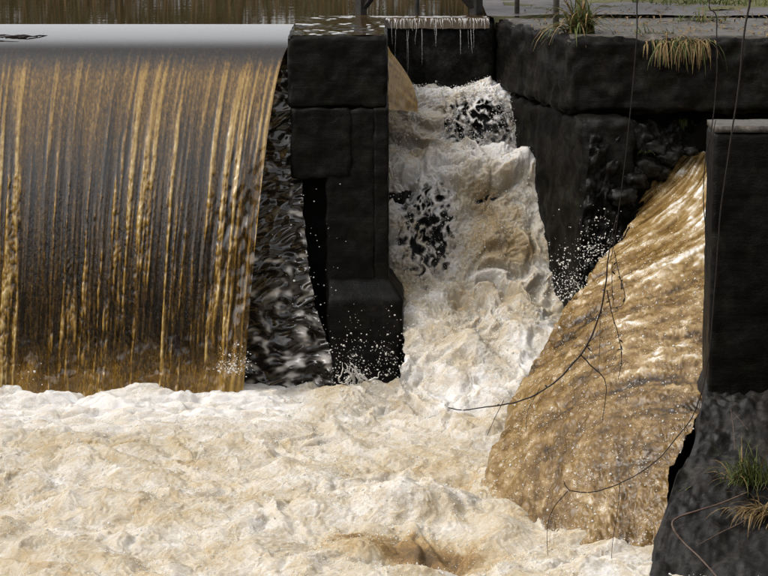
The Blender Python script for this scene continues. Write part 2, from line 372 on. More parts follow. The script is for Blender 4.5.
def build_film():
    rows = [(286, 70, 300), (274, 110, 300), (266, 160, 302), (258, 220, 304), (250, 290, 312), (244, 350, 330), (240, 400, 345)]
    r = crom([(a, b, c) for a, b, c in rows], 300); nx = 90; u = np.linspace(0, 1, nx)
    px = r[:, 0:1] - 6 + (r[:, 2:3] - r[:, 0:1] + 6) * u; py = r[:, 1:2] + 0 * px
    Yv = .24 - .42 * sstep(60, 400, py) ** .9 + .10 * (1 - np.abs(2 * u - 1))[None, :] * 0
    V = P(px, py, Yv); X, Z = V[..., 0], V[..., 2]
    wb = .25 * perlin(X * 4, Z * 4, 0, 39)
    r1 = perlin(X * 4.2 + wb, Z * 10 + X * 2 + wb * 3, 0, 40); r2 = perlin(X * 9 + wb, Z * 20 - X * 4 + wb * 4, 0, 41); r3 = perlin(X * 18, Z * 36, 0, 42)
    d = (.046 * r1 + .026 * r2 + .004 * r3) * (.6 + .7 * sstep(100, 330, py)); V[..., 1] -= d * 1.2; V[..., 0] += d * .4
    tn = .36 + .5 * np.roll(r1, -6, 0) + .55 * np.roll(r2, -4, 0) + .15 * r3 + .16 * sstep(200, 380, py)  # pale tone shifted up the ripples paints highlights on the thin aerated water
    O('water_curtain', grid_mesh('water_curtain', V, M['film'], {'tone': tn}), label='dark rippled curtain of clear water between amber sheet and pier', cat='waterfall', kind='structure')
build_film()
def reflected_branch():  # dark sticks added in place of a branch's reflection on the crest
    mb = MB(); c = P(14, 36, .62)
    for i in range(16):
        x = random.uniform(-.3, .2); y = random.gauss(0, .07); a = random.gauss(0, .5); l = random.uniform(.06, .26)
        mb.tube([(x, y, 0), (x + l * .5, y + l * .5 * math.sin(a), .008), (x + l, y + l * math.sin(a), 0)], [.004, .006, .003], 5)
    o = O('reflection_sticks', mb.mesh('reflection_sticks', M['twig']), label='dark tangle of sticks standing in for a branch reflected in the bright weir crest', cat='sticks', kind='stuff'); o.location = (c[0], .62, -.05)
reflected_branch()
# ------------------------------------------------------------------ centre pier
pier = empty('pier', (-.4, .5, -3.3), 'black wet concrete pier with a flared foot between the two falls', 'pier')
def bx(px, Y): return float(P(px, 200, Y)[0])
def zz(py, Y): return float(P(384, py, Y)[2])
xL, xR = bx(290, 0), bx(387, 0)
O('cap', rel(rough_box('cap', (xL - .01, -.03, zz(107, 0)), (xR, 1.1, zz(36, 0)), M['concrete_pier'], .018, .022, .014, 7, seed=6, chip=.05), pier), parent=pier)
O('shaft', rel(rough_box('shaft', (xL + .012, -.042, zz(178, 0)), (bx(352, 0), 1.05, zz(107, 0) - .004), M['concrete_pier'], .02, .025, .018, 6, seed=7, chip=.04), pier), parent=pier)
O('recess_wall', rel(rough_box('recess_wall', (xL + .03, .45, -3.6), (bx(372, 0), 1.03, zz(177, 0) + .05), M['concrete_pier'], .03, .05, .02, 6, seed=8), pier), parent=pier)
O('buttress', rel(rough_box('buttress', (bx(326, 0), -.03, -2.75), (bx(376, 0), .9, zz(107, 0) - .008), M['concrete_pier'], .018, .025, .016, 6, seed=9), pier), parent=pier)
O('corner_post', rel(rough_box('corner_post', (bx(374, 0), -.05, -2.6), (bx(388.5, 0), 1.0, zz(107, 0) - .006), M['concrete_pier'], .012, .02, .01, 7, seed=10), pier), parent=pier)
def foot_xf(p):
    q = p.copy(); zt = zz(279, -.1); f = sstep(zt, zt - .18, p[:, 2]); f = np.clip((zt - p[:, 2]) / .17, 0, 1)
    q[:, 0] += np.where(p[:, 0] > -.2, .13 * f, .0); q[:, 1] -= np.where(p[:, 1] < .2, .16 * f, 0)
    low = np.clip((zz(318, -.1) - p[:, 2]) / .75, 0, 1); q[:, 0] -= np.where(p[:, 0] > -.2, .05 * low, -.08 * low); return q
O('foot', rel(rough_box('foot', (bx(327, 0), -.05, -3.4), (bx(389, 0), .9, zz(278, -.05)), M['concrete_pier'], .03, .03, .014, 6, xf=foot_xf, seed=11), pier), parent=pier)
# ------------------------------------------------------------------ back sill with drips
sill = empty('sill', (.3, 2.3, -1.4), 'black back wall of the middle channel with water dripping over it', 'weir')
O('wall', rel(rough_box('wall', (-.75, 2.0, -1.4), (1.06, 2.5, -.025), M['rock'], .03, .04, .03, 6, seed=12), sill), parent=sill)
def drips():
    mb = MB()
    for i in range(230):
        x = -.5 + 1.52 * random.random(); L = (.015 + .10 * random.random() ** 2.5) if random.random() < .95 else random.uniform(.2, .55)
        n = 7; t = np.linspace(0, 1, n)
        y = 2.03 - .08 * np.minimum(t * 2.5, 1) ** .7 - .02 * t; z = .006 - L * t ** 1.3
        pts = np.stack([x + .006 * np.cumsum(RNG.normal(size=n)) * .5, y - random.uniform(0, .02), z], -1)
        mb.tube(pts, random.uniform(.0015, .0055) * (1 - .8 * t), 5)
    return mb.mesh('drip', M['drip'])
d_ = O('drips', drips(), label='fringe of white drips hanging from the back sill', cat='water', kind='stuff')
X, Y = np.meshgrid(np.linspace(-.62, 1.0, 150), np.linspace(1.93, 2.16, 30))
Z = .012 + .006 * fbm(X * 9, Y * 14, 0, 50, 3) - .10 * np.clip((2.0 - Y) / .07, 0, 1) ** 2
O('overflow', grid_mesh('overflow', np.stack([X, Y, Z], -1), M['pond']), label='thin film of water running over the back sill', cat='water', kind='structure')
# wet film on the pier top, run over from the pond
X, Y = np.meshgrid(np.linspace(xL + .02, xR - .02, 90), np.linspace(.02, 2.05, 120)); msk = fbm(X * 3.5, Y * 2.2, 0, 51, 3)
Z = zz(36, 0) + .004 + .006 * np.clip(msk + .15, -.8, .6)
O('puddle', grid_mesh('puddle', np.stack([X, Y, Z], -1), M['pond']), label='shallow water lying on top of the centre pier', cat='water', kind='structure')
O('pier_back', rel(rough_box('pier_back', (xL, 1.06, -1.6), (xR - .25, 2.2, zz(36, 0) - .012), M['concrete_pier'], .02, .06, .01, 6, seed=14), pier), parent=pier)
# ------------------------------------------------------------------ amber jet behind the pier
def jet():
    r = crom([(388, 46), (391, 52), (398, 61), (407, 74), (413, 86), (417, 100), (418, 112)], 60); u = np.linspace(0, 1, 40)
    px = 350 + (r[:, 0:1] - 350) * u; py = r[:, 1:2] - 6 * (1 - u) ; Yv = 1.15 + .25 * u - .25 * np.linspace(0, 1, 60)[:, None]
    V = P(px, py, Yv + 0 * px); d = .01 * perlin(V[..., 0] * 20, V[..., 2] * 9, 0, 60); V[..., 1] -= d
    de = .62 + .3 * perlin(V[..., 0] * 25 + V[..., 2] * 25, V[..., 2] * 5, 0, 61)
    O('side_jet', grid_mesh('side_jet', V, M['sheet'], {'dens': de, 'calm': 0 * de}), label='smooth amber tongue of water slipping out behind the pier', cat='waterfall', kind='structure')
jet()
# ------------------------------------------------------------------ middle cascade
def foam_disp(X, Y, Z, seed, k=1.0, wx=0.35):
    """billowing froth heights from large boils to fine grain"""
    a = fbm(X * 1.4, Y * 1.4, Z * 1.4, seed, 2) * .10
    w1 = perlin(X * 2.2, Y * 2.2, Z * 2.2, seed + 5) * wx; w2 = perlin(X * 2.2 + 9, Y * 2.2, Z * 2.2, seed + 6) * wx
    ab_ = lambda n, e: np.sqrt(n * n + e * e)
    b = ab_(perlin((X + w1) * 3.1, (Y + w2) * 3.1, Z * 3.1, seed + 7), .09) * .12
    c = ab_(perlin((X + w1) * 7, (Y + w2) * 7, Z * 7, seed + 8), .12) * .030
    d = ab_(perlin((X + w2 * .5) * 16, (Y + w1 * .5) * 16, Z * 16, seed + 9), .1) * .017
    e = perlin(X * 36, Y * 36, Z * 36, seed + 10) * .008 + perlin(X * 75, Y * 75, Z * 75, seed + 12) * .004
    return k * (a + b + c), k * (d + e)
def build_cascade():
    rows = [(380, 516, 76, 2.02), (380, 518, 84, 1.85), (380, 521, 98, 1.72), (378, 527, 122, 1.62), (378, 534, 150, 1.50), (378, 543, 166, 1.05), (378, 556, 220, .78), (378, 572, 278, .50), (398, 590, 308, .02), (404, 612, 345, -.5), (392, 640, 384, -1.1), (350, 655, 424, -1.75), (330, 660, 450, -2.2)]
    n = 700; r = crom(rows, n); nx = 210; u = np.linspace(0, 1, nx)
    px = r[:, 0:1] + (r[:, 1:2] - r[:, 0:1]) * u; py = r[:, 2:3] + 0 * px
    V = P(px, py, r[:, 3:4] + 0 * px); B = V.copy()
    nr = normals(V); nr *= np.where(nr[..., 2:3] >= 0, 1, -1)
    kk = 41; pd = np.concatenate([np.repeat(nr[:1], kk // 2, 0), nr, np.repeat(nr[-1:], kk // 2, 0)], 0); cs = np.cumsum(np.concatenate([0 * pd[:1], pd], 0), 0); nr = (cs[kk:] - cs[:-kk]) / kk; nr /= np.linalg.norm(nr, axis=-1, keepdims=True)
    X, Y, Z = V[..., 0], V[..., 1], V[..., 2] * .8
    big, sm = foam_disp(X * 1.25, Y * 1.25, Z * 1.25, 70, 1.0)
    g = lambda cx, cy, sx, sy: np.exp(-(((px - cx) / sx) ** 2 + ((py - cy) / sy) ** 2) ** 1.5)
    hole = np.maximum(g(480, 124, 44, 33), g(427, 232, 33, 56))
    lip = np.exp(-((py - 86) / 7) ** 2)
    fade = sstep(445, 385, py)
    side = sstep(1.0, .75, u)[None, :] * 1.2 - .2
    dsp = ((big - .06) * (1 - .6 * hole) * (1 - .7 * lip) * 2.0 + .06 + sm * 1.7) * (.3 + .7 * fade) * (.5 + .5 * side) * (1 - .45 * sstep(285, 330, py)) - .09 - .16 * sstep(350, 425, py)
    dsp = dsp + .06 * hole
    dsp = dsp + .10 * np.exp(-((py - 168) / 16) ** 2) + .08 * np.exp(-((py - 265) / 30) ** 2) * sstep(.3, .6, u)[None, :]
    V = V + nr * dsp[..., None]
    V[..., 0] += .05 * perlin(X * 5, Y * 5, Z * 5, 81) + .02 * perlin(X * 13, Y * 13, Z * 13, 82)
    V[..., 0] = np.minimum(V[..., 0], B[:, -1:, 0] + .2)
    ridge = 1 - np.abs(perlin(X * 11 + .5 * perlin(X * 5, Y * 5, Z * 5, 83), Y * 11, Z * 9, 84)) * 2.6
    ridge2 = 1 - np.abs(perlin(X * 24, Y * 24, Z * 17, 85)) * 2.4
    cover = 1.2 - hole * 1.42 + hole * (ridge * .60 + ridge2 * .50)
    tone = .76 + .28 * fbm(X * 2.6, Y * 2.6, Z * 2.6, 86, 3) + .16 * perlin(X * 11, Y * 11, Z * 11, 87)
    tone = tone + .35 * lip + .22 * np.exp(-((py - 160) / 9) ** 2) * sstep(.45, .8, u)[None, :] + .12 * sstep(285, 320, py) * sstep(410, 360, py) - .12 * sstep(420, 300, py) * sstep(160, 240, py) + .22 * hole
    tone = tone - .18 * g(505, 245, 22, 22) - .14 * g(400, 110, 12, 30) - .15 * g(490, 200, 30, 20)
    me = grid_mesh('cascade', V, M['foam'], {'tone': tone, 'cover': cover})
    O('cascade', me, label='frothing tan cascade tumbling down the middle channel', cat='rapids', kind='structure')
    # black rock behind, bared where the water parts
    Rk = B[::3, ::3] - nr[::3, ::3] * (.16 + .07 * fbm(X[::3, ::3] * 5, Y[::3, ::3] * 5, Z[::3, ::3] * 5, 88, 3) + .05 * np.abs(perlin(X[::3, ::3] * 9, Y[::3, ::3] * 9, Z[::3, ::3] * 9, 89)))[..., None]
    O('rock_face', grid_mesh('rock_face', Rk[:146], M['rock']), label='black broken rock face showing through the middle cascade', cat='rock')
    return V, nr, px, py
CV, CN, Cpx, Cpy = build_cascade()
# ------------------------------------------------------------------ right abutment
ab = empty('abutment', (2.2, .6, -3.3), 'massive black concrete abutment right of the middle channel with grass on top', 'wall')
fr0, bk0 = P(568, 40, 0), P(498, 17, 2.0)
shear = (fr0[0] - bk0[0]) / 2.0
def ab_xf(p):
    q = p.copy(); f = 1 - sstep(0, 1.6, p[:, 0] - fr0[0]); q[:, 0] -= shear * p[:, 1] * f; return q
zt = 0.0; zc = zz(113, 0)
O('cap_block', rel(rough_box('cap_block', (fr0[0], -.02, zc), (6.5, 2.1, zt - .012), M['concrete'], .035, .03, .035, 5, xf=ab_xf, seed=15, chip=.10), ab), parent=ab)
O('lower_block', rel(rough_box('lower_block', (fr0[0] + .05, -.28, -3.6), (bx(628, -.2), 2.0, zc - .015), M['concrete'], .05, .035, .03, 5, xf=ab_xf, seed=16, chip=.05), ab), parent=ab)
O('back_wall', rel(rough_box('back_wall', (bx(626, 0), .35, -3.6), (6.5, 1.9, zc - .01), M['concrete_pier'], .04, .06, .04, 4, seed=17), ab), parent=ab)
def slab_top():
    xs = np.linspace(0, 1, 160); ys = np.linspace(0, 1, 70); U, W = np.meshgrid(xs, ys)
    X = fr0[0] + .02 + (6.4 - fr0[0]) * U ** 1.4; Y = .012 + 1.99 * W
    f = 1 - sstep(0, 1.6, X - fr0[0]); X = X - shear * Y * f
    Z = zt + .006 + .008 * fbm(X * 4, Y * 4, 0, 90, 3) - .07 * (1 - sstep(0, .035, W)) - .07 * (1 - sstep(0, .05, U ** 1.4 * 6))
    return grid_mesh('top', np.stack([X, Y, Z], -1), M['concrete_top'])
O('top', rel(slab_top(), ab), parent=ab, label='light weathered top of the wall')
# broken rubble face in front of the lower block
def rubble(name, rows, Yf, seed, amp, nx=70, ny=70, **k):
    r = crom(rows, ny); u = np.linspace(0, 1, nx); px = r[:, 0:1] + (r[:, 1:2] - r[:, 0:1]) * u; py = r[:, 2:3] + 0 * px
    V = P(px, py, r[:, 3:4] + (r[:, 4:5] - r[:, 3:4]) * u); X, Y_, Z = V[..., 0], V[..., 1], V[..., 2]
    d = amp * (np.abs(perlin(X * 4, Y_ * 4, Z * 5, seed)) * 1.6 + .6 * np.abs(perlin(X * 10, Y_ * 10, Z * 12, seed + 1)) + .25 * perlin(X * 24, Y_ * 24, Z * 26, seed + 2)) - amp * .3
    V[..., 1] -= d; V[..., 2] += .4 * d
    return O(name, grid_mesh(name, V, M['rock']), **k)
O('broken_face', rel(rubble('tmp', [(590, 700, 122, .0, .45), (590, 690, 138, -.34, .3), (588, 676, 165, -.42, .15), (584, 655, 200, -.46, -.05), (580, 640, 240, -.5, -.3), (576, 620, 280, -.55, -.5), (570, 610, 330, -.6, -.7)], 0, 92, .17).data, ab), parent=ab, label='broken rubble face under the abutment ledge')
bpy.data.objects.remove(bpy.data.objects['tmp'])
# stones stacked at the flume inlet
inlet = [(655, 150, .05, .10), (668, 158, .0, .08), (645, 168, -.15, .11), (634, 180, -.25, .09), (676, 150, .1, .07), (660, 172, -.1, .07), (622, 196, -.4, .10), (690, 151, .1, .06)]
for i, (px, py, Yd, rr) in enumerate(inlet):
    c = P(px, py, Yd); bm = bmesh.new(); bmesh.ops.create_icosphere(bm, subdivisions=3, radius=1)
    for v in bm.verts:
        n_ = v.co.normalized(); k = 1 + .45 * float(fbm(n_.x * 1.6, n_.y * 1.6, n_.z * 1.6 + i, 95, 3)); v.co = Vector((n_.x * rr * 1.25 * k, n_.y * rr * k, n_.z * rr * .85 * k))
    me = bpy.data.meshes.new('stone'); bm.to_mesh(me); bm.free(); me.materials.append(M['rock']); me.polygons.foreach_set('use_smooth', [True] * len(me.polygons))
    o = O('stone', me, parent=ab); o.location = Vector(c) - Vector(ab.location)
# ------------------------------------------------------------------ right pillar and bank
pil = empty('pillar', (2.8, -4.2, -2.5), 'square black concrete pillar with pale top at the right edge', 'pillar')
pz = zz(129, -4.4)
O('shaft', rel(rough_box('shaft', (bx(712, -4.4) + .004, -4.4, zz(392, -4.4) - .1), (3.45, -3.95, pz - .03), M['concrete_pier'], .015, .03, .008, 7, seed=20, chip=.02), pil), parent=pil)
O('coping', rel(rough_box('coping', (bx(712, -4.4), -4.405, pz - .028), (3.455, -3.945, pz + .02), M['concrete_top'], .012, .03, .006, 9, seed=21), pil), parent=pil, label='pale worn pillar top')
def build_bank():
    rows = [(704, 1000, 360, -3.9), (706, 1000, 388, -4.4), (702, 1000, 402, -4.6), (694, 1000, 440, -4.85), (676, 1000, 474, -5.15), (662, 980, 522, -5.6), (650, 960, 575, -6.3), (640, 950, 610, -7.0), (600, 950, 660, -8.4)]
    r = crom(rows, 150); u = np.linspace(0, 1, 150) ** 1.3; px = r[:, 0:1] + (r[:, 1:2] - r[:, 0:1]) * u; py = r[:, 2:3] + 0 * px
    V = P(px, py, r[:, 3:4] + 0 * px); X, Y_, Z = V[..., 0], V[..., 1], V[..., 2]
    d = .12 * np.abs(perlin(X * 3, Y_ * 3, Z * 3, 101)) + .06 * np.abs(perlin(X * 8, Y_ * 8, Z * 8, 102)) + .02 * fbm(X * 18, Y_ * 18, Z * 18, 103, 3)
    V[..., 2] += d * .8 - .05; V[..., 1] -= d * .5
    sk = []
    for k in range(8, 0, -1):
        e = V[:, 0].copy(); e[:, 2] -= (k / 8) * 1.2; e[:, 0] -= .05 * math.sin(k) + .04 * perlin(e[:, 1] * 6, e[:, 2] * 6, 0, 104); sk.append(e)
    V = np.concatenate([np.stack(sk, 1), V], 1)
    return O('bank', grid_mesh('bank', V, M['mud']), label='dark wet rocky bank below the right pillar', cat='bank', kind='structure')
build_bank()
# ------------------------------------------------------------------ right flume: water spilling to the lower left
def build_flume():
    Lf = [(672, 152, .25), (642, 192, -.2), (613, 243, -.75), (586, 283, -1.25), (560, 318, -1.7), (535, 362, -2.2), (512, 415, -2.85), (494, 462, -3.5), (481, 510, -4.25), (474, 556, -5.1), (472, 600, -5.8)]
    Rt = [(735, 148, .3), (748, 200, -.7), (748, 260, -1.8), (742, 322, -3.0), (724, 376, -3.9), (702, 412, -4.42), (684, 440, -4.7), (670, 470, -4.95), (665, 515, -5.2), (659, 560, -5.5), (652, 604, -6.0)]
    nv = 480; nu = 300
    L3 = crom([P(*a) for a in Lf], nv); R3 = crom([P(*a) for a in Rt], nv)
    u = np.linspace(0, 1, nu)[None, :, None]; V = L3[:, None] * (1 - u) + R3[:, None] * u
    uu = u[..., 0] + 0 * V[..., 0]; vv = np.linspace(0, 1, nv)[:, None] + 0 * uu
    V[..., 2] += (.16 * np.sin(math.pi * uu ** .8) * sstep(.08, .3, vv) * sstep(1, .55, vv))
    nr = normals(V); nr *= np.where(nr[..., 2:3] >= 0, 1, -1)
    # streamline coordinates: across (c) and along (a); the flow swings from sideways to straight down
    k = sstep(.42, .85, vv)
    c1 = (vv + .30 * uu) * 5.2; a1 = (1 - uu) * 1.5 + vv * 1.2
    c2 = (uu * 2.0 - .2 * vv); a2 = vv * 4.2
    def str_noise(fc, fa, s):
        return perlin(c1 * fc, a1 * fa, 0, s) * (1 - k) + perlin(c2 * fc, a2 * fa, 0, s + 1) * k
    wob = str_noise(1.2, .8, 110)
    s_big = str_noise(2.0, .7, 112); s_mid = str_noise(5, 1.5, 114); s_fine = str_noise(12, 4, 116); s_vf = str_noise(26, 10, 118)
    X, Y_, Z = V[..., 0], V[..., 1], V[..., 2]
    ch = .5 * np.abs(str_noise(4.2, 3.0, 120)) + .6 * np.abs(perlin(X * 10, Y_ * 7, Z * 10, 120)); ch2 = .3 * np.abs(str_noise(10, 7.5, 121)) + .8 * np.abs(perlin(X * 23, Y_ * 16, Z * 23, 121)); ch3 = perlin(X * 42, Y_ * 30, Z * 42, 122)
    rgh = sstep(.06, .35, vv)
    sk_ = 1 - .55 * k
    d = .05 * s_big * sk_ + .034 * s_mid * sk_ + .012 * s_fine * sk_ + .004 * s_vf + rgh * (.05 * ch + .025 * ch2 + .004 * ch3)
    edge = sstep(.10, 0, uu); redge = sstep(.82, 1, uu) * sstep(.4, .52, vv)
    d = d * (1 + .5 * edge) - .02 + redge * .05 * perlin(X * 7, Y_ * 5, Z * 7, 124)
    V = V + nr * d[..., None]
    V[:, 0:1] -= 0
    wq = .5 * perlin(X * 5, Y_ * 5, Z * 5, 133); blot = .55 * perlin(X * 12 + s_mid + wq, Y_ * 7 + wq, Z * 12, 123) + .5 * str_noise(7, 5, 134)
    blot2 = .6 * perlin(X * 30 + wq, Y_ * 18, Z * 30 + wq, 125) + .5 * str_noise(16, 11, 135)
    tone = .24 + sk_ * (.36 * s_mid + .26 * s_big + .36 * s_fine + .22 * s_vf) + .10 * wob + .75 * np.clip(blot - .1, 0, 1) + .6 * np.clip(blot2 - .15, 0, 1) - .12 * ch + .06 * k
    g = lambda cu, cv, su, sv: np.exp(-((uu - cu) / su) ** 2 - ((vv - cv) / sv) ** 2)
    tone = tone + .30 * g(.5, .08, .6, .10) + .22 * g(.6, .28, .5, .16) + .14 * g(.55, .42, .3, .08) + .1 * g(.05, .45, .1, .5)
    tone = tone - .06 * g(.75, .75, .25, .15) - .12 * redge * sstep(.72, .5, vv)
    tone = tone + .5 * sstep(.86, 1, vv + .06 * s_mid) * (.4 + .6 * uu)
    cover = 1.2 + 0 * uu
    cover = cover - sstep(.06, 0, uu) * sstep(.55, .3, vv) * (.75 - 1.2 * s_fine - .8 * ch)
    # body of water under the left edge, dropping to the pool
    sk = []; st = []; sc = []
    for q in range(14, 0, -1):
        f = q / 14; e = V[:, 0].copy(); e[:, 2] -= .55 * f ** 1.4 * sstep(0, .2, vv[:, 0]) + .1 * f; e[:, 0] -= .05 * math.sin(math.pi * f * .9) + .03 * perlin(e[:, 1] * 7, f * 5, 0, 126); e[:, 1] += .25 * f
        sk.append(e); st.append(tone[:, 0] + .1 * perlin(e[:, 1] * 12, f * 6, 0, 127) + .15 * f); sc.append(cover[:, 0] + .25 * (sstep(.3, .5, vv[:, 0])) - .3 * f * sstep(.5, .3, vv[:, 0]) + .5 * perlin(e[:, 1] * 16, e[:, 2] * 12, 0, 128) * sstep(.6, .4, vv[:, 0]))
    VV = np.concatenate([np.stack(sk, 1), V], 1); T = np.concatenate([np.stack(st, 1), tone], 1); Cc = np.concatenate([np.stack(sc, 1), cover], 1)
    O('chute', grid_mesh('chute', VV, M['flume'], {'tone': T, 'cover': Cc}), label='glossy brown spillway water rushing down left of the right pillar', cat='rapids', kind='structure')
    # rock bed beneath
    Bd = V[::6, ::6].copy(); Bd[..., 2] -= .30 + .08 * fbm(Bd[..., 0] * 4, Bd[..., 1] * 4, 0, 129, 3); Bd[..., 0] += .12; Bd[..., 1] += .1
    O('chute_bed', grid_mesh('chute_bed', Bd, M['rock']), label='black rock bed under the right spillway', cat='rock', kind='structure')
    return V, nr, uu, vv
FV, FN, Fu, Fv = build_flume()
# ------------------------------------------------------------------ foaming pool
def build_pool():
    xs = np.arange(-4.3, 2.9, .0095); ys = np.concatenate([np.arange(-7.0, -1.6, .0115), np.arange(-1.6, .45, .011)])
    X, Y = np.meshgrid(xs, ys); Z0 = 0 * X
    calm = sstep(-2.3, -1.2, Y + .25 * fbm(X * 1.3, Y * 1.3, 0, 130, 2)) * sstep(-.5, -1.0, X)       # soapy soft foam at the sheet's foot
    big, sm = foam_disp(X, Y * .8, Z0, 131, 1.0)
    bigc = .10 * np.abs(perlin(X * 1.6 + .4 * perlin(X * 2, Y * 2, 0, 140), Y * 4.2, 0, 141)) + .07 * np.abs(perlin(X * 3.6, Y * 8.5 + .5 * perlin(X * 3, Y * 3, 0, 142), 0, 143)) + .03 * fbm(X * 6, Y * 10, 0, 144, 3)
    z = -3.15 + (big * .95 + sm) * (1 - calm) + (bigc + sm * .22) * calm
    def gs(px, py, sx, sy, zref=-3.05):
        cx, cy = PZ(px, py, zref); return np.exp(-((X - cx) / sx) ** 2 - ((Y - cy) / sy) ** 2)
    foot = np.exp(-((Y + .62 + .1 * perlin(X * 1.5, 0, 0, 145)) / .26) ** 2) * sstep(-.7, -1.2, X)
    z = z + foot * (.10 + .12 * perlin(X * 1.7, 3, 0, 146))
    z = z + .16 * gs(235, 372, .16, .18) + .12 * gs(300, 375, .3, .25) + .12 * gs(20, 385, .35, .2) + .10 * gs(355, 392, .25, .2)
    # roller: a standing wave whose near face falls steeply into a dark hollow
    rl = gs(415, 500, .55, .32); z = z + .26 * rl - .30 * gs(425, 550, .36, .20) + .10 * gs(420, 580, .6, .16) + .10 * gs(300, 480, .5, .25) + .12 * gs(120, 500, .5, .3)
    z = z - .10 * gs(385, 470, .13, .14) - .10 * gs(462, 466, .14, .14) - .08 * gs(90, 412, .45, .14)
    z = z + .07 * gs(590, 566, .5, .35)
    Yo = Y - .15 * rl * sstep(-3.15, -2.85, z) + .05 * perlin(X * 4, Y * 4, 0, 147) * (1 - .5 * calm) + .02 * perlin(X * 11, Y * 11, 0, 148)
    Xo = X + .05 * perlin(X * 4, Y * 4, 7, 149) + .02 * perlin(X * 11, Y * 11, 7, 150)
    tone = .66 + .15 * fbm(X * 1.5, Y * 1.5, 0, 151, 3) + .16 * fbm(X * 5, Y * 4, 0, 152, 2) + .12 * perlin(X * 17, Y * 14, 0, 153)
    tone = tone * (1 - calm) + calm * (.93 + .22 * fbm(X * 2.2, Y * 5.5, 0, 154, 3))
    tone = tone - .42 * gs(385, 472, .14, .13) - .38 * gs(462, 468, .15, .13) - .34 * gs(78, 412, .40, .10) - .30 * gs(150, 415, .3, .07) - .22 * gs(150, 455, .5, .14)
    tone = tone - .30 * gs(410, 530, .50, .16, -3.05) - .75 * gs(425, 550, .40, .14, -3.13) - .35 * gs(352, 530, .16, .10) + .1 * rl + .18 * gs(400, 568, .5, .12) - .16 * gs(20, 560, .6, .3) + .15 * gs(590, 560, .4, .3) + .12 * gs(420, 410, .5, .7)  # amber under the roller's lip; its hollow is darkened further as painted shade
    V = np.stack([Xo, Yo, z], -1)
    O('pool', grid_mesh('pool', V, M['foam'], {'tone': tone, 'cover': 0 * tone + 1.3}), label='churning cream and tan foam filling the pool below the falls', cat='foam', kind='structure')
    return V
PV = build_pool()
# ------------------------------------------------------------------ spray
t_ = (1 + 5 ** .5) / 2
ICO = np.array([(-1, t_, 0), (1, t_, 0), (-1, -t_, 0), (1, -t_, 0), (0, -1, t_), (0, 1, t_), (0, -1, -t_), (0, 1, -t_), (t_, 0, -1), (t_, 0, 1), (-t_, 0, -1), (-t_, 0, 1)]) / math.sqrt(1 + t_ * t_)
ICF = np.array([(0,11,5),(0,5,1),(0,1,7),(0,7,10),(0,10,11),(1,5,9),(5,11,4),(11,10,2),(10,7,6),(7,1,8),(3,9,4),(3,4,2),(3,2,6),(3,6,8),(3,8,9),(4,9,5),(2,4,11),(6,2,10),(8,6,7),(9,8,1)])
def drops(name, C, rad, label):
    C = np.asarray(C, float); n = len(C); rad = np.asarray(rad)[:, None, None]
    st = 1 + .5 * RNG.normal(size=(n, 1, 3)).clip(-1, 1) * .6
    V = C[:, None] + ICO[None] * rad * st; Fc = ICF[None] + (np.arange(n) * 12)[:, None, None]
    return O(name, raw_mesh(name, V, Fc.reshape(-1, 3), M['drops']), label=label, cat='spray', kind='stuff')
def scatter(Vg, n, hmean, mask=None):
    f = Vg.reshape(-1, 3); w_ = None
    if mask is not None: w_ = np.clip(mask.ravel(), 0, None); w_ = w_ / w_.sum()
    i = RNG.choice(len(f), n, p=w_); p = f[i] + RNG.normal(size=(n, 3)) * .012
    p[:, 2] += RNG.exponential(hmean, n); return p
m = (PV[..., 1] < -1.3) | (PV[..., 0] > -.9)
clus = np.clip(fbm(PV[..., 0] * 3, PV[..., 1] * 3, 0, 160, 3) + .25, .02, 1)
C = scatter(PV, 26000, .006, m * clus); drops('spray', C, RNG.lognormal(math.log(.0030), .45, len(C)).clip(.0016, .010), 'white droplets flying just above the foaming pool')
mc = np.clip(fbm(CV[..., 0] * 4, CV[..., 1] * 4, CV[..., 2] * 4, 161, 3) + .3, .05, 1) * (Cpx < 560)
C = scatter(CV, 7000, .01, mc); C[:, 1] -= RNG.exponential(.02, len(C)); drops('spray', C, RNG.lognormal(math.log(.0034), .45, len(C)).clip(.0018, .010), 'white droplets thrown off the middle cascade')
mf = np.clip(fbm(FV[..., 0] * 4, FV[..., 1] * 4, FV[..., 2] * 4, 162, 3) + .3, .05, 1) * sstep(.1, .3, Fv)
C = scatter(FV, 3200, .006, mf); drops('spray', C, RNG.lognormal(math.log(.0030), .45, len(C)).clip(.002, .011), 'bright droplets skipping over the right spillway')
def burst(cx, cy, Yd, n, sx, sy, up=1.0):
    px = cx + RNG.normal(size=n) * sx; py = cy - np.abs(RNG.normal(size=n)) * sy * up + RNG.normal(size=n) * 2; return P(px, py, Yd + RNG.normal(size=n) * .06)
C = np.concatenate([burst(352, 388, -.45, 420, 17, 30), burst(390, 375, -.4, 120, 9, 30), burst(575, 300, -.95, 420, 15, 26), burst(600, 262, -.8, 260, 12, 22), burst(560, 300, -.6, 120, 6, 30), burst(234, 374, -.95, 260, 9, 11), burst(310, 330, -.25, 70, 14, 60), burst(30, 385, -1.0, 20, 10, 14), burst(480, 520, -4.2, 120, 14, 18)])
drops('spray', C, RNG.lognormal(math.log(.0033), .5, len(C)).clip(.002, .013), 'splash droplets against the dark pier foot and abutment')
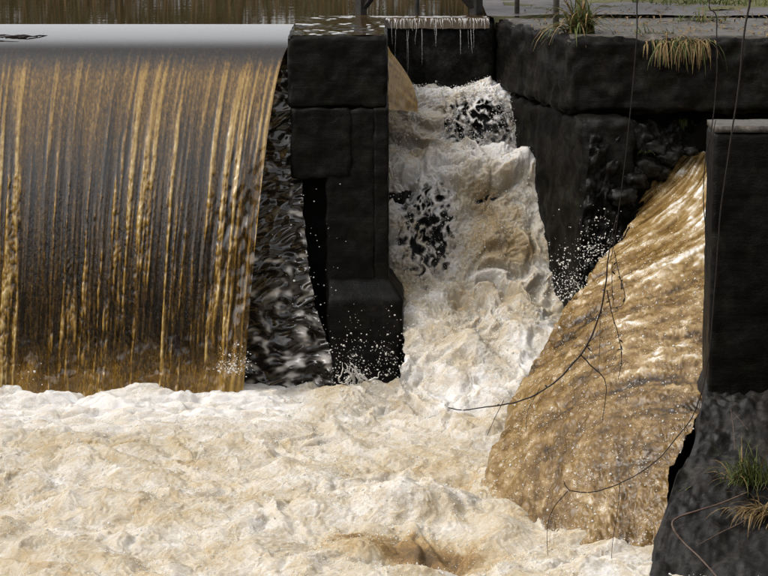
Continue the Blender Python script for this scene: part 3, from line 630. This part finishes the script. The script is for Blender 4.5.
def splash(name, cx, cy, Yd, n, L, label):
    mb = MB()
    for i in range(n):
        b = P(cx + random.gauss(0, 12), cy + random.uniform(-2, 3), Yd); a = random.uniform(-1.1, 1.1); l = L * random.uniform(.4, 1)
        t = np.linspace(0, 1, 9); wig = np.cumsum(RNG.normal(size=(9, 3)) * .009, axis=0)
        pts = b + np.stack([math.sin(a) * l * t, -.03 * t, math.cos(a) * l * t - .18 * l * t * t], -1) + wig
        mb.tube(pts, (.0065 * (1 - t) ** .8 + .0018) * (1 + .4 * np.sin(t * 17 + i)), 7)
    return O(name, mb.mesh(name, M['drops']), label=label, cat='splash', kind='stuff')
splash('splash', 362, 381, -.55, 15, .24, 'spiky white splash in front of the pier foot')
splash('splash', 583, 296, -1.0, 9, .16, 'white splash at the abutment base beside the spillway')
# ------------------------------------------------------------------ paving, posts, footbridge, plants on the top
flat('pavement', .98, 7, 2.02, 4.1, .035, M['bed'], 60, 40, .02, label='damp grey paving behind the abutment', cat='pavement', kind='structure')
X, Y = np.meshgrid(np.linspace(1.2, 9, 80), np.linspace(2.6, 12, 80)); Z = .02 + .10 * sstep(0, 1.2, Y - 2.75 - .9 * sstep(3.1, 1.9, X)) + .04 * fbm(X * 2, Y * 2, 0, 171, 3)
O('grass_ground', grid_mesh('grass_ground', np.stack([X, Y, Z], -1), M['soil']), label='grassy ground rising behind the paving', cat='ground', kind='structure')
def meadow():
    mb = MB()
    for i in range(3200):
        x = random.uniform(1.6, 5); y = random.uniform(2.7, 6)
        if y < 3.0 + .9 * float(sstep(3.1, 1.9, x)) + random.uniform(-.1, .2): continue
        mb.blade((x, y, .04), (random.gauss(0, .5), random.gauss(0, .4), 1), random.uniform(.06, .2), random.uniform(.004, .009), .9, (1, 0, 0), 3)
    return O('meadow_grass', mb.mesh('meadow_grass', M['grass']), label='green meadow grass beyond the paving at top right', cat='grass', kind='stuff')
meadow()
def litter():
    mb = MB()
    for i in range(420):
        x = random.uniform(1.35, 3.6); y = random.uniform(.1, 3.2); a = random.uniform(0, 6.28)
        mb.blade((x, y, .03 + .02 * (y > 2)), (math.cos(a), math.sin(a), .25), random.uniform(.03, .12), random.uniform(.004, .012), .8, (-math.sin(a), math.cos(a), 0), 2)
    return O('leaf_litter', mb.mesh('leaf_litter', M['drygrass']), label='dead leaves and straw scattered on the wall top', cat='litter', kind='stuff')
litter()
def tuft(name, loc, n, L, wd, mats, label, lean=(0, 0), hang=0.0, spread=.5, cat='grass', patch=.05, droop=1.2, group=None):
    root = empty(name, loc, label, cat, group)
    for mi, (mt, fr) in enumerate(mats):
        mb = MB()
        for i in range(int(n * fr)):
            a = random.uniform(0, 2 * math.pi); q = abs(random.gauss(0, spread)); d = np.array([math.cos(a) * q + lean[0], math.sin(a) * q + lean[1], 1 - hang])
            d /= np.linalg.norm(d); l = L * random.uniform(.25, 1.15)
            side = np.cross(d, [0, 0, 1]); side = side / (np.linalg.norm(side) + 1e-6)
            mb.blade((random.gauss(0, patch), random.gauss(0, patch * .6), -.01), d, l, wd * random.uniform(.6, 1.2), droop * random.uniform(.6, 1.5), side, 6)
        O('green_blades' if mt == 'grass' else 'dry_blades', mb.mesh('blades', M[mt]), parent=root, kind='stuff')
    return root
b = P(580, 33, .35); tuft('grass_tuft', b, 190, .55, .012, [('grass', .6), ('drygrass', .4)], 'large arching tuft of green and yellow grass on the abutment corner', spread=.55, patch=.06, lean=(-.1, 0))
b = P(668, 40, .04); tuft('grass_tuft', b, 170, .34, .007, [('grass', .4), ('drygrass', .6)], 'straggly brown grass hanging over the abutment front edge', lean=(.05, -.6), hang=.65, spread=.6, patch=.10, droop=1.8)
b = P(692, 39, .05); tuft('grass_tuft', b, 120, .34, .006, [('grass', .25), ('drygrass', .75)], 'dry dark grass fringe right of the hanging grass', lean=(.05, -.6), hang=.7, spread=.6, patch=.07, droop=1.8)
b = P(655, 33, .25); tuft('grass_tuft', b, 60, .16, .006, [('grass', .7), ('drygrass', .3)], 'low green grass mat on the wall top behind the hanging grass', lean=(-.3, 0), hang=.3, spread=.8, patch=.12, droop=1.0)
b = P(700, 20, 1.6); tuft('grass_tuft', b, 60, .18, .008, [('grass', .7), ('drygrass', .3)], 'small pale green weed clump on the paving edge', spread=.9, patch=.12, droop=1.0)
b = P(684, 117, .3); tuft('grass_tuft', b, 14, .14, .006, [('grass', 1)], 'small yellow green fern sprig under the abutment cap', lean=(0, -.6), hang=.9, spread=.25, patch=.015, droop=1.5)
b = P(645, 152, -.1); tuft('grass_tuft', b, 8, .12, .006, [('grass', 1)], 'tiny green sprig on the broken rubble face', lean=(.2, -.3), hang=.4, spread=.4, patch=.015, droop=1.0)
b = P(752, 482, -5.3); tuft('grass_tuft', b, 170, .34, .006, [('grass', .9), ('drygrass', .1)], 'bright green grass tuft on the dark right bank', lean=(-.2, -.2), spread=.5, patch=.08, droop=1.0)
b = P(764, 512, -5.55); tuft('grass_tuft', b, 90, .30, .006, [('drygrass', 1)], 'orange brown dead grass on the right bank', lean=(-.5, -.3), hang=.4, spread=.5, patch=.07, droop=1.2)
b = P(696, 488, -5.2); tuft('grass_tuft', b, 10, .18, .004, [('grass', 1)], 'few thin grass blades at the bank edge by the spillway', lean=(-.5, -.2), hang=.3, spread=.4, patch=.03)
def post(px, py, Yd, label, wdt, h, mat, name='fence_post'):
    c = P(px, py, Yd); mb = MB(); mb.tube([(0, 0, -.05), (0, 0, h * .5), (.01, 0, h)], [wdt, wdt * .95, wdt * .8], 10)
    o = O(name, mb.mesh(name, M[mat]), label=label, cat='post', group='grey posts on the wall top'); o.location = c
post(517, 12, 2.3, 'thin grey post at the channel corner', .025, .9, 'post')
post(556, 24, 1.0, 'grey post beside the large grass tuft', .03, 1.0, 'post')
br = empty('footbridge', P(418, 12, 2.5), 'black timber footbridge frame standing behind the back sill', 'bridge')
def bpart(name, pts, rad, seg=4):
    mb = MB(); mb.tube([np.array(p) - np.array(br.location) for p in pts], rad, seg); O(name, mb.mesh(name, M['timber'], False), parent=br)
pa, pb, pm = P(361, 12, 2.5), P(476, 12, 2.5), P(417, 11, 2.5); up = np.array([0, 0, 1.])
bpart('post', [pa - up * .8, pa + up * 1.2], .055); bpart('post', [pb - up * .8, pb + up * 1.2], .065); bpart('rod', [pm - up * .8, pm + up * 1.2], .024, 8)
bpart('brace', [pa + up * .02, P(388, -24, 2.5)], .04); bpart('brace', [pb + up * .02, P(446, -24, 2.5)], .045)
bpart('beam', [pa + [-.3, 0, 1.2], pb + [1.5, 0, 1.2]], .09)
for k in range(17):
    mb = MB(); mb.box((-.75 + k * .165, 0, 1.33), (.075, .55, .025)); O('plank', mb.mesh('plank', M['timber'], False), parent=br)
# ------------------------------------------------------------------ bank tree with bare twigs hanging into view
tw = empty('bare_tree', (5.2, -9.5, -.2), 'leafless tree on the right bank whose thin twigs hang before the spillway', 'tree')
def tpart(name, pts, rad, mat='twig', seg=7, buds=0):
    q = crom(pts, max(8, len(pts) * 7)); r = np.interp(np.linspace(0, 1, len(q)), np.linspace(0, 1, len(rad)), rad)
    q = q + np.cumsum(RNG.normal(size=q.shape) * r[:, None] * .25, axis=0); q = q - np.array(tw.location)
    mb = MB(); mb.tube(q, r, seg)
    for i in range(buds):
        k = random.randrange(2, len(q) - 1); d = RNG.normal(size=3) * .004; mb.tube([q[k], q[k] + d * 1.5, q[k] + d * 3 + [0, 0, -.004]], [.002, .0048, .002], 6)
    return O(name, mb.mesh(name, M[mat]), parent=tw)
tpart('trunk', [(5.2, -9.5, -.6), (5.1, -9.5, 1.2), (4.8, -9.4, 2.6), (4.7, -9.4, 4.5), (4.9, -9.2, 7)], [.19, .16, .13, .10, .04], 'bark', 10)
YT = -9.0
top1 = np.array([1.5, YT, 2.3])
tpart('limb', [(4.8, -9.4, 2.6), (3.6, -9.2, 2.9), (2.4, -9.05, 2.7), tuple(top1)], [.07, .05, .03, .012], 'bark', 8)
tpart('limb', [(4.75, -9.4, 3.4), (4.3, -9.6, 4.8), (3.9, -9.9, 6.2)], [.06, .04, .015], 'bark', 8)
tpart('limb', [(4.75, -9.4, 3.0), (5.6, -9.3, 4.6), (6.1, -9.0, 6.0)], [.06, .04, .015], 'bark', 8)
def tpx(L, Yd=YT): return [tuple(P(a, b, Yd)) for a, b in L]
tpart('twig', [tuple(top1)] + tpx([(640, -30), (636, 40), (630, 110), (622, 180), (614, 236), (609, 262)]), [.006, .0035, .0025, .0022], seg=5)
tpart('twig', tpx([(617, 215), (610, 250), (606, 285), (598, 318), (586, 345), (572, 362), (556, 378), (536, 390), (512, 399), (485, 404), (462, 407), (447, 404)]), [.0028, .0045, .0052, .0046, .0036, .003], buds=8)
tpart('twig', tpx([(607, 290), (613, 318), (619, 338), (622, 358), (619, 380)]), [.003, .0022, .0018], buds=6)
tpart('twig', tpx([(580, 354), (592, 366), (605, 378), (608, 392), (604, 420)]), [.004, .003, .0018])
tpart('twig', tpx([(614, 250), (620, 278), (625, 296), (622, 306), (611, 309)]), [.0024, .002, .0016], buds=8)
tpart('twig', tpx([(612, 262), (612, 290), (614, 306)]), [.002, .0016], buds=5)
tpart('twig', tpx([(600, 318), (600, 345), (598, 372)]), [.0018, .0012])
tpart('twig', tpx([(540, 388), (528, 410), (526, 432)]), [.0018, .0012])
tpart('twig', tpx([(504, 400), (494, 420), (487, 436)]), [.002, .0014])
tpart('twig', [(2.4, -9.05, 2.7)] + tpx([(755, -40), (748, 0), (741, 40), (737, 90), (728, 150), (718, 220), (712, 290), (706, 360), (694, 410), (672, 440), (655, 460), (632, 476), (606, 488), (586, 492), (569, 490)]), [.008, .006, .005, .004, .0034, .0032, .0032, .003])
tpart('twig', tpx([(570, 491), (566, 486), (564, 481)]), [.003, .002])
tpart('twig', tpx([(568, 491), (556, 505), (548, 522), (547, 545), (548, 556)]), [.0026, .002, .0014])
tpart('twig', tpx([(620, 482), (618, 505), (613, 535), (611, 558)]), [.002, .0014])
tpart('twig', [(2.6, -9.1, 2.75)] + tpx([(722, -30), (717, 20), (717, 80), (712, 130), (705, 160), (703, 200), (706, 228), (713, 252)]), [.005, .0036, .003, .003, .0025])
tpart('twig', tpx([(716, 120), (711, 150), (709, 185), (708, 215), (712, 245)]), [.0025, .002])
for i in range(10):
    x0 = random.choice([(3.9, -9.9, 6.2), (6.1, -9.0, 6.0), (4.9, -9.2, 7), (4.3, -9.6, 4.8), (5.6, -9.3, 4.6)]); d = RNG.normal(size=3) * [.8, .6, .5] + [0, 0, .9]
    tpart('twig', [x0, tuple(np.array(x0) + d * .6), tuple(np.array(x0) + d * 1.3 + [0, 0, -.2])], [.012, .007, .003])
# fallen twigs on the bank
def fallen(pts, rad, label, Y0=-5.6):
    q = crom([P(*p) for p in pts], 36); c = q[0].copy(); mb = MB(); mb.tube(q - c, np.interp(np.linspace(0, 1, 36), np.linspace(0, 1, len(rad)), rad), 6)
    o = O('fallen_twig', mb.mesh('fallen_twig', M['twig_brown']), label=label, cat='twig', group='bare twigs lying on the bank'); o.location = c
fallen([(748, 492, -5.55), (722, 503, -5.65), (700, 510, -5.75), (684, 515, -5.8), (673, 521, -5.9), (674, 530, -5.95), (684, 543, -6.0), (698, 556, -6.15), (716, 576, -6.4), (724, 590, -6.5)], [.006, .007, .007, .006, .005], 'brown hooked twig lying bent across the dark bank')
fallen([(700, 544, -6.0), (722, 532, -5.85), (742, 522, -5.75), (765, 505, -5.6)], [.003, .004, .004], 'straight straw coloured twig under the dead grass')
fallen([(731, 410, -4.8), (733, 425, -4.85), (735, 450, -5.0)], [.003, .003, .002], 'short upright pale stick below the pillar')
fallen([(733, 412, -4.8), (740, 420, -4.85), (748, 430, -4.9)], [.002, .002], 'short slanting pale stick below the pillar')
# ------------------------------------------------------------------ far banks: reeds, shrubs, trees (mirrored in the water)
def reeds():
    mb = MB()
    for i in range(2600):
        x = random.uniform(-19, 8); y = random.uniform(17.5, 22); h = random.uniform(.7, 1.9)
        mb.blade((x, y, -.1), (random.gauss(0, .08), random.gauss(0, .08), 1), h, random.uniform(.012, .03), .25, (1, 0, 0), 3)
    return O('reeds', mb.mesh('reeds', M['reed']), label='tawny reeds along the far pond shore', cat='reeds', kind='stuff')
reeds()
def tree_meshes(seed, H, W, bottom):
    rs = np.random.default_rng(seed); mb = MB(); mb.tube([(0, 0, -.4), (.05, 0, H * .3), (-.05, .1, H * .65), (0, 0, H * .95)], [.022 * H, .017 * H, .01 * H, .003 * H], 8)
    for i in range(9):
        a = rs.uniform(0, 6.28); z0 = H * rs.uniform(.25, .7); mb.tube([(0, 0, z0), (math.cos(a) * W * .25, math.sin(a) * W * .25, z0 + H * .08), (math.cos(a) * W * .42, math.sin(a) * W * .42, z0 + H * .16)], [.008 * H, .005 * H, .002 * H], 5)
    tr = mb.mesh('trunk', M['bark']); nc = 34; cl = []
    for i in range(nc):
        t = rs.uniform(bottom, 1); rr = W * .5 * math.sin(math.pi * min(1, (1 - t) * .95 + .08)) ** .6; a = rs.uniform(0, 6.28); q = rr * rs.uniform(.3, 1) ** .5
        cl.append((math.cos(a) * q, math.sin(a) * q, t * H))
    cl = np.array(cl); n = 5200; c = cl[rs.integers(0, nc, n)] + rs.normal(size=(n, 3)) * [W * .085, W * .085, H * .04]; s = rs.uniform(.012, .026, n) * H
    d1 = rs.normal(size=(n, 3)); d1 /= np.linalg.norm(d1, axis=1, keepdims=True); d2 = np.cross(d1, rs.normal(size=(n, 3))); d2 /= np.linalg.norm(d2, axis=1, keepdims=True)
    V = np.stack([c - d1 * s[:, None], c + d2 * s[:, None] * .6, c + d1 * s[:, None], c - d2 * s[:, None] * .6], 1)
    return tr, raw_mesh('crown', V, np.arange(4 * n).reshape(-1, 4), M['leaf'], smooth=False)
TM = [tree_meshes(s, *a) for s, a in ((1, (13, 8, .25)), (2, (16, 7, .2)), (3, (11, 9, .3)))]; SM = [tree_meshes(s, *a) for s, a in ((5, (3.2, 3.6, .06)), (6, (2.6, 3.2, .05)))]
def put(name, ms, loc, sc, rz, label, cat, group):
    r = empty(name, loc, label, cat, group); r.rotation_euler.z = rz; r.scale = (sc,) * 3
    O('trunk', ms[0], parent=r); O('crown', ms[1], parent=r)
for i in range(15):
    x = -30 + i * 4.3 + random.uniform(-1, 1); put('tree', TM[i % 3], (x, -54 + random.uniform(-5, 4), .4 if abs(x + 2) > 8 else -.2), random.uniform(.95, 1.25), random.uniform(0, 6), 'tall leafy tree of the wood mirrored dark in the falling water', 'tree', 'wood behind the viewer, seen only as dark reflection')
for i in range(44):
    x = -24 + (i % 24) * 1.4 + random.uniform(-.4, .4); put('shrub', SM[i % 2], (x, 22.2 + 2.0 * (i // 24) + random.uniform(-.6, .6), .2), random.uniform(.75, 1.0), random.uniform(0, 6), 'dark shrub on the far pond shore mirrored in the pond', 'shrub', 'shrubs along the far pond shore')
